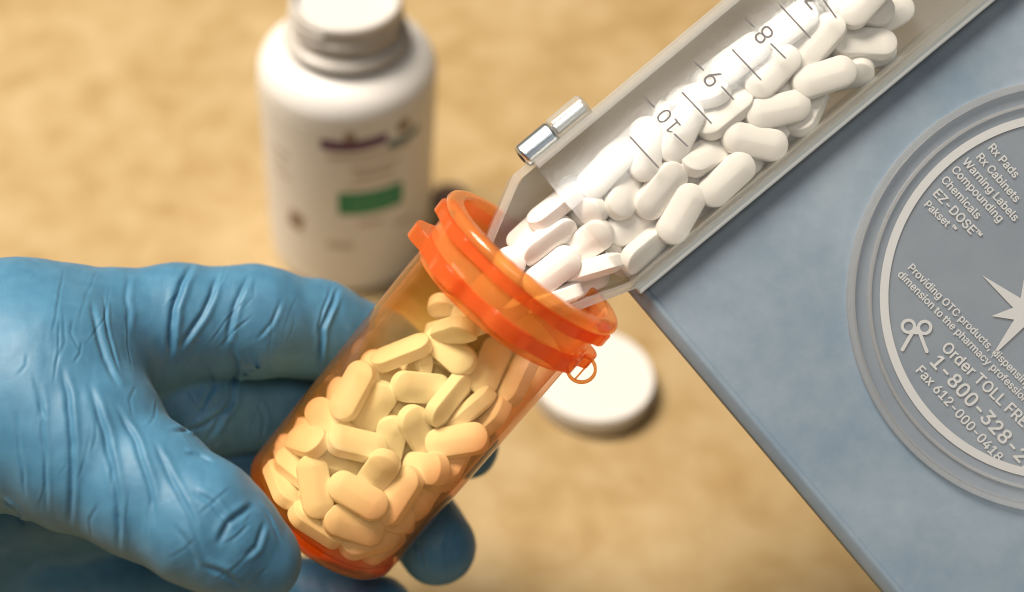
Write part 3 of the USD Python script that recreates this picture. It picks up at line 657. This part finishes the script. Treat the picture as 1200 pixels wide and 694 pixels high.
def cyl(r, u0, u1, v, z, n=40, dome=0.6):
    t = lathe([(0, u0), (r - dome, u0)] + arc(r - dome, u0 + dome, dome, -90, 0, 4) + arc(r - dome, u1 - dome, dome, 0, 90, 4) + [(0, u1)], n)
    t.apply_transform(np.array([[0, 0, 1, 0], [1, 0, 0, v], [0, 1, 0, z], [0, 0, 0, 1.0]])); return t
part(counter, 'hinge_sleeve', cyl(2.35, hp[0] + 0.2, hp[0] + 7.6, hp[1], -0.6), ACRYLIC_EDGE, 35)
pin = part(counter, 'hinge_pin', cyl(2.25, hp[0] - 7.0, hp[0] + 0.1, hp[1], -0.6), STEEL, 35)
part(pin, 'pin_hole', cyl(1.0, hp[0] - 7.15, hp[0] - 6.9, hp[1], -0.6, 24, 0.05), DARKHOLE, 35)
part(counter, 'hinge_core', cyl(1.1, hp[0] + 0.6, hp[0] + 7.2, hp[1], -0.6, 24, 0.2), STEEL, 35)
part(counter, 'hinge_bracket', box(hp[0] - 1.0, hp[0] + 7.4, 29.3, hp[1] + 0.6, -3.4, -2.4, 0.3), ACRYLIC_EDGE, 30)

# round lid set in the tray
dcen = uv_of(1252, 348, -2.0)


def ring(r0, r1, z0, z1, b=0.0):
    return extrude(sg.Point(0, 0).buffer(r1, 90).difference(sg.Point(0, 0).buffer(r0, 90)), z0, z1, b)
def at_lid(t):
    t.apply_translation([dcen[0], dcen[1], 0]); return t
lid = part(counter, 'round_lid', at_lid(extrude(sg.Point(0, 0).buffer(37.4, 90), -3.17, -2.95)), DISC, 30)
part(lid, 'outer_ring', at_lid(ring(37.3, 38.6, -3.15, -1.9, 0.5)), DISC_RING, 30)
part(lid, 'step_ring', at_lid(ring(34.3, 34.9, -2.94, -2.4, 0.2)), DISC_RING, 30)
part(lid, 'printed_ring', at_lid(ring(31.2, 32.7, -2.94, -2.89)), EMBOSS, 30)


def lettering(txt, x, y, h, ang, bold=False):
    """Text whose first capital starts at picture point (x, y), running down the lid at ang degrees below the horizontal."""
    t = meshkit.text_mesh(txt, h, 0.04, bold)
    p = uv_of(x, y, -2.9); q = uv_of(x + 50 * math.cos(math.radians(ang)), y + 50 * math.sin(math.radians(ang)), -2.3)
    d = nrm(q - p); m = np.eye(4); m[:2, 0] = d; m[:2, 1] = [-d[1], d[0]]; m[:3, 3] = [p[0], p[1], -2.94]
    t.apply_transform(m); part(lid, 'lettering', t, EMBOSS, False)
for txt, x, y, h, an in (('Rx Pads', 1157, 173, 1.4, 47), ('Rx Cabinets', 1143, 184, 1.4, 47), ('Warning Labels', 1127, 190, 1.4, 47), ('Compounding', 1114, 199, 1.4, 46), ('Chemicals', 1102, 211, 1.4, 46), ('EZ-DOSE™', 1092, 227, 1.6, 45), ('Pakset ™', 1082, 240, 1.3, 43)):
    lettering(txt, x, y, h, an, True)
for txt, x, y, h, an in (('Providing OTC products, dispensing', 1063, 314, 1.3, 44), ('dimension to the pharmacy profession', 1051, 322, 1.3, 44), ('Order TOLL FREE', 1102, 408, 1.95, 43), ('1-800-328-2742', 1088, 424, 2.5, 47), ('Fax 612-000-0418', 1072, 434, 1.65, 47)):
    lettering(txt, x, y, h, an, True)
star = []
for k in range(16):
    a = 2 * math.pi * k / 16 + 0.2; r = (10.5 if k % 4 == 0 else 6.5) if k % 2 == 0 else 2.8
    star.append((r * math.cos(a), r * math.sin(a)))
st = extrude(sg.Polygon(star), -2.94, -2.90); c = uv_of(1207, 366, -2.3); st.apply_translation([c[0], c[1], 0])
part(lid, 'star_emblem', st, EMBOSS, False)
c = uv_of(1075, 392, -2.3)
bow = sg.Point(-1.5, 1.6).buffer(1.5).difference(sg.Point(-1.5, 1.6).buffer(0.9)).union(sg.Point(-1.5, -1.6).buffer(1.5).difference(sg.Point(-1.5, -1.6).buffer(0.9)))
bow = bow.union(sg.LineString([(-0.6, 0.6), (3.2, 2.4)]).buffer(0.35)).union(sg.LineString([(-0.6, -0.6), (3.2, -2.4)]).buffer(0.35)).union(sg.Point(-0.8, 0).buffer(0.8))
b_ = extrude(sa.rotate(sa.scale(bow, 0.9, 0.9), -90 - 46 + 90, origin=(0, 0)), -2.94, -2.90); b_.apply_transform(np.array([[-1, 0, 0, c[0]], [0, 1, 0, c[1]], [0, 0, 1, 0], [0, 0, 0, 1.0]])); b_.fix_normals()
part(lid, 'ribbon_emblem', b_, EMBOSS, False)

# ---------------------------------------------------------------- gloved hand (camera-frame millimetres)
def J(x, y, d, r):
    return (px(x, y, d), r)
HAND = [  # chains of joints: picture column, row, depth and radius in mm
    [J(-140, 420, 236, 17), J(20, 412, 236, 15), J(120, 400, 240, 13.5), J(206, 378, 244, 11), J(300, 377, 248, 10.7), J(372, 386, 254, 9.6), J(440, 412, 260, 8.6), J(500, 448, 264, 7.6)],
    [J(-60, 500, 250, 16), J(60, 495, 250, 13), J(225, 478, 254, 10.4), J(320, 476, 263, 9.3), J(430, 490, 271, 8.4), J(546, 523, 259, 6.6)],
    [J(-60, 570, 274, 14), J(80, 585, 274, 11), J(250, 568, 262, 9.4), J(380, 572, 271, 8.6), J(470, 580, 270, 8.6), J(512, 640, 257, 7.9)],
    [J(-60, 640, 288, 13), J(90, 665, 284, 10), J(265, 680, 270, 8.0), J(370, 700, 266, 7.4), J(444, 716, 262, 7.2)],
    [J(-160, 480, 232, 21), J(-40, 480, 230, 19), J(40, 490, 226, 16.5), J(108, 532, 221, 13.4), J(170, 572, 217, 11.6), J(236, 612, 213, 10.4), J(270, 636, 213, 9.0), J(303, 657, 214, 7.2)],
    [J(30, 400, 234, 12.5), J(70, 440, 228, 13.5), J(100, 500, 224, 13)],
    [J(-160, 600, 280, 22), J(-40, 590, 278, 18)],
]


def capsule(P, a, b, ra, rb):
    ab = b - a; t = np.clip(((P - a) @ ab) / (ab @ ab), 0, 1)
    q = P - a - t[..., None] * ab
    return np.sqrt(np.einsum('...i,...i', q, q)) - (ra + (rb - ra) * t)


def smin(a, b, k):
    h = np.clip(0.5 + 0.5 * (b - a) / k, 0, 1)
    return b + (a - b) * h - k * h * (1 - h)


def hand_field(P):
    d = None
    for ci, chain in enumerate(HAND):
        c = None
        for (a, ra), (b, rb) in zip(chain, chain[1:]):
            e = capsule(P, a, b, ra, rb); c = e if c is None else smin(c, e, 2.0)
        if d is None:
            d = c
        else:                                              # fingers stay apart near their tips and grow together towards the palm
            w = np.clip((P[..., 0] + 26) / -30, 0, 1)
            d = smin(d, c, 0.6 + (9.0 if ci in (4, 5) else 6.0) * w)
    return d


def surface_nets(lo, hi, h):
    n = np.ceil((hi - lo) / h).astype(int) + 1
    ax = [lo[i] + h * np.arange(n[i]) for i in range(3)]
    D = np.empty(n, np.float32)
    for i in range(0, n[0], 12):
        g = np.stack(np.meshgrid(ax[0][i:i + 12], ax[1], ax[2], indexing='ij'), -1)
        D[i:i + 12] = hand_field(g)
    ins = D < 0
    s = sum(ins[a:n[0] - 1 + a, b:n[1] - 1 + b, c:n[2] - 1 + c].astype(np.int8) for a, b, c in np.ndindex(2, 2, 2))
    act = (s > 0) & (s < 8); idx = np.full(act.shape, -1); idx[act] = np.arange(act.sum()); C = np.argwhere(act)
    acc, cnt = np.zeros((len(C), 3)), np.zeros(len(C))
    corners = list(np.ndindex(2, 2, 2))
    for p in corners:
        for k in range(3):
            if p[k] == 0:
                q = list(p); q[k] = 1; q = tuple(q)
                a = D[C[:, 0] + p[0], C[:, 1] + p[1], C[:, 2] + p[2]].astype(float); b = D[C[:, 0] + q[0], C[:, 1] + q[1], C[:, 2] + q[2]].astype(float)
                m = (a < 0) != (b < 0); t = np.where(m, a / np.where(m, a - b, 1), 0)
                acc[m] += (np.array(p) + t[:, None] * (np.array(q) - np.array(p)))[m]; cnt[m] += 1
    V = lo + h * (C + acc / cnt[:, None]); Q = []
    for k in range(3):
        o = [i for i in range(3) if i != k]
        a = ins.take(range(n[k] - 1), k); b = ins.take(range(1, n[k]), k)
        E = np.argwhere(a != b); ok = (E[:, o[0]] > 0) & (E[:, o[1]] > 0) & (E[:, o[0]] < n[o[0]] - 1) & (E[:, o[1]] < n[o[1]] - 1); E = E[ok]
        flip = ins[E[:, 0], E[:, 1], E[:, 2]]
        if k == 1: flip = ~flip
        def cell(da, db):
            c = E.copy(); c[:, o[0]] += da; c[:, o[1]] += db; return idx[c[:, 0], c[:, 1], c[:, 2]]
        q = np.stack([cell(-1, -1), cell(0, -1), cell(0, 0), cell(-1, 0)], 1)
        q[~flip] = q[~flip][:, ::-1]; Q.append(q)
    Q = np.vstack(Q); Q = Q[(Q >= 0).all(1)]
    return V, np.vstack([Q[:, [0, 1, 2]], Q[:, [0, 2, 3]]])


lo = np.array([-110.0, -76.0, -304.0]); hi = np.array([26.0, 12.0, -196.0])
HV, HF = surface_nets(lo, hi, 0.6)
hm = trimesh.Trimesh(HV, HF, process=False)
trimesh.smoothing.filter_taubin(hm, iterations=6)
if hm.volume < 0:
    hm.invert()
HV = np.array(hm.vertices); HN = np.array(hm.vertex_normals)
flow = np.stack([HV[:, 0] * 0.30 + 0.06 * HV[:, 1], HV[:, 1] * 0.07, HV[:, 2] * 0.07], 1)
HV = HV + HN * (0.45 * (meshkit.fbm(flow, 3, 4) - 0.5) + 0.35 * (meshkit.fbm(HV * 0.12, 3, 8) - 0.5))[:, None]
hm = trimesh.Trimesh(HV, hm.faces, process=False)
for _ in range(2):                                                # finer mesh where the camera side shows folds
    c = hm.triangles_center; fn = hm.face_normals
    near = ((fn * -c).sum(1) > -0.05 * np.linalg.norm(c, axis=1)) & (c[:, 2] > -276) & (c[:, 0] > -84)
    v_, f_ = trimesh.remesh.subdivide(hm.vertices, hm.faces, np.where(near)[0])
    hm = trimesh.Trimesh(v_, f_, process=False)
HV = np.array(hm.vertices); HN = np.array(hm.vertex_normals); HF = np.array(hm.faces)
# folds of the glove: lines followed over the side that faces the camera (picture column, row; half width and depth in mm)
FOLDS = [
    ([(73, 428), (80, 470), (84, 520), (83, 600), (80, 622)], 0.75, 0.9), ([(45, 447), (52, 530), (54, 602)], 0.6, 0.55), ([(103, 448), (118, 490), (130, 540), (138, 590), (139, 652)], 0.8, 1.0),
    ([(134, 471), (160, 520), (176, 570), (182, 620)], 0.7, 0.7), ([(18, 480), (24, 540), (30, 585)], 0.6, 0.5), ([(179, 513), (203, 566), (226, 614), (240, 650)], 0.7, 0.55),
    ([(107, 350), (114, 390), (122, 420), (140, 455)], 0.9, 0.7), ([(121, 345), (127, 395), (140, 440)], 0.5, 0.4), ([(226, 306), (212, 335), (203, 362), (200, 400), (200, 423)], 0.9, 1.3), ([(256, 318), (246, 350), (230, 380), (209, 411)], 0.8, 0.9),
    ([(292, 320), (278, 352), (270, 382), (262, 408)], 0.8, 0.7), ([(398, 336), (386, 360), (377, 387), (373, 440)], 0.7, 1.3), ([(390, 333), (378, 365), (372, 395)], 0.5, 0.5),
    ([(268, 402), (276, 430), (272, 470), (240, 520)], 0.9, 1.0), ([(197, 507), (238, 500), (271, 477)], 0.8, 0.8), ([(215, 530), (236, 535), (250, 542)], 0.7, 0.7), ([(240, 425), (250, 450), (236, 480), (215, 505)], 0.8, 0.7),
    ([(225, 575), (250, 590), (268, 615)], 0.8, 0.7), ([(255, 640), (268, 612), (298, 590)], 0.8, 0.75), ([(310, 612), (300, 640), (286, 655)], 0.7, 0.65), ([(235, 662), (262, 672), (280, 690)], 0.8, 0.6),
    ([(205, 615), (222, 640), (230, 668)], 0.7, 0.5), ([(0, 585), (18, 598), (30, 615)], 1.0, 1.2), ([(300, 585), (316, 606), (330, 640)], 0.6, 0.35), ([(330, 350), (318, 380), (300, 400)], 0.6, 0.35),
    ([(150, 318), (148, 350), (150, 390)], 0.8, 0.35), ([(470, 610), (490, 640), (500, 670)], 0.7, 0.6), ([(530, 620), (520, 640), (524, 672)], 0.6, 0.6), ([(300, 470), (310, 490), (306, 520)], 0.7, 0.4),
]
fr = np.random.default_rng(3)
for x, y, ang, n_, spread in ((60, 520, 92, 16, 75), (150, 560, 78, 14, 60), (235, 350, 62, 10, 45), (100, 390, 75, 8, 45), (270, 620, 40, 12, 45), (340, 370, 70, 5, 30), (235, 470, 120, 7, 40), (300, 490, 80, 4, 25), (30, 390, 85, 6, 50)):
    for _ in range((n_ + 1) // 2):
        cx_, cy_ = x + fr.normal() * spread * 0.6, y + fr.normal() * spread * 0.6
        a_ = math.radians(ang + fr.normal() * 9); l_ = fr.uniform(14, 42); bend = fr.normal() * 4
        FOLDS.append(([(cx_ - l_ * math.cos(a_) + 0, cy_ + l_ * math.sin(a_)), (cx_ + bend, cy_ + bend * 0.3), (cx_ + l_ * math.cos(a_), cy_ - l_ * math.sin(a_))], fr.uniform(0.3, 0.5), fr.uniform(0.06, 0.2)))
disp = np.zeros(len(HV)); ridge = np.zeros(len(HV))
facing = (HN * -HV).sum(1) > -20
for line, w, dep in FOLDS:
    L_ = sg.LineString(line); n = max(int(L_.length / 3), 4)
    dirs = np.array([nrm(px(*L_.interpolate(t, True).coords[0], 1.0)) for t in np.linspace(0, 1, n)])
    loc, ri, _ = hm.ray.intersects_location(np.zeros_like(dirs), dirs, multiple_hits=False)
    if len(loc) < 2:
        continue
    o = np.argsort(ri); loc = loc[o]; s = ri[o] / (n - 1)
    loc = loc + 0.35 * w * np.stack([meshkit.noise(loc * 0.35 + 9 * k, k) - 0.5 for k in range(3)], 1) * 2
    m = np.where(facing & (HV[:, 0] > loc[:, 0].min() - 6) & (HV[:, 0] < loc[:, 0].max() + 6) & (HV[:, 1] > loc[:, 1].min() - 6) & (HV[:, 1] < loc[:, 1].max() + 6))[0]
    P = HV[m]; best = np.full(len(m), 1e9); bs = np.zeros(len(m)); side = np.zeros(len(m))
    for i in range(len(loc) - 1):
        a, b = loc[i], loc[i + 1]; ab = b - a; l2 = ab @ ab
        if l2 > 60 or l2 < 1e-9:
            continue
        t = np.clip((P - a) @ ab / l2, 0, 1); q = P - a - t[:, None] * ab; d = np.sqrt((q * q).sum(1))
        u = d < best; best[u] = d[u]; bs[u] = (s[i] + (s[i + 1] - s[i]) * t)[u]; side[u] = np.sign(np.cross(ab, q[u]) @ np.array([0, 0, 1.0]))
    fade = np.clip(np.minimum(bs, 1 - bs) / 0.22, 0.0, 1)
    w *= 0.62
    disp[m] -= 0.52 * dep * fade * np.exp(-(best / w) ** 2) - 0.3 * dep * fade * np.exp(-((best - 2.1 * w) / (1.3 * w)) ** 2) * (0.6 + 0.4 * side)
HV2 = HV + HN * disp[:, None]
hm2 = trimesh.Trimesh(HV2, HF, process=False)
person = thing('person', 'hand in a wrinkled blue nitrile glove gripping the amber vial', 'person')
part(person, 'glove', (to_world(np.array(hm2.vertices)), np.array(hm2.faces)), GLOVE, True)

# the cuff of the glove runs on towards the wrist
def hand_tube(pts, n=48):
    V, Fc = [], []
    for i, (p, ry, rz) in enumerate(pts):
        for k in range(n):
            a = 2 * math.pi * k / n; w = 1 + 0.02 * math.sin(5 * a + i)
            V.append((p[0], p[1] + ry * w * math.cos(a), p[2] + rz * w * math.sin(a)))
    for i in range(len(pts) - 1):
        for k in range(n):
            q = (k + 1) % n; Fc += [(i * n + k, i * n + q, (i + 1) * n + q), (i * n + k, (i + 1) * n + q, (i + 1) * n + k)]
    t = trimesh.Trimesh(V, Fc, process=False); t.fix_normals(); return t.vertices, t.faces
cy = -20.0
cuff = [((-104, cy, -254), 27, 38), ((-125, cy - 1, -254), 27, 36), ((-150, cy - 3, -254), 28, 33), ((-185, cy - 6, -254), 30, 33), ((-225, cy - 8, -254), 33, 36), ((-290, cy - 10, -254), 37, 40)]
cv_, cf_ = hand_tube(cuff)
part(person, 'glove_cuff', (to_world(cv_), cf_), GLOVE, True)
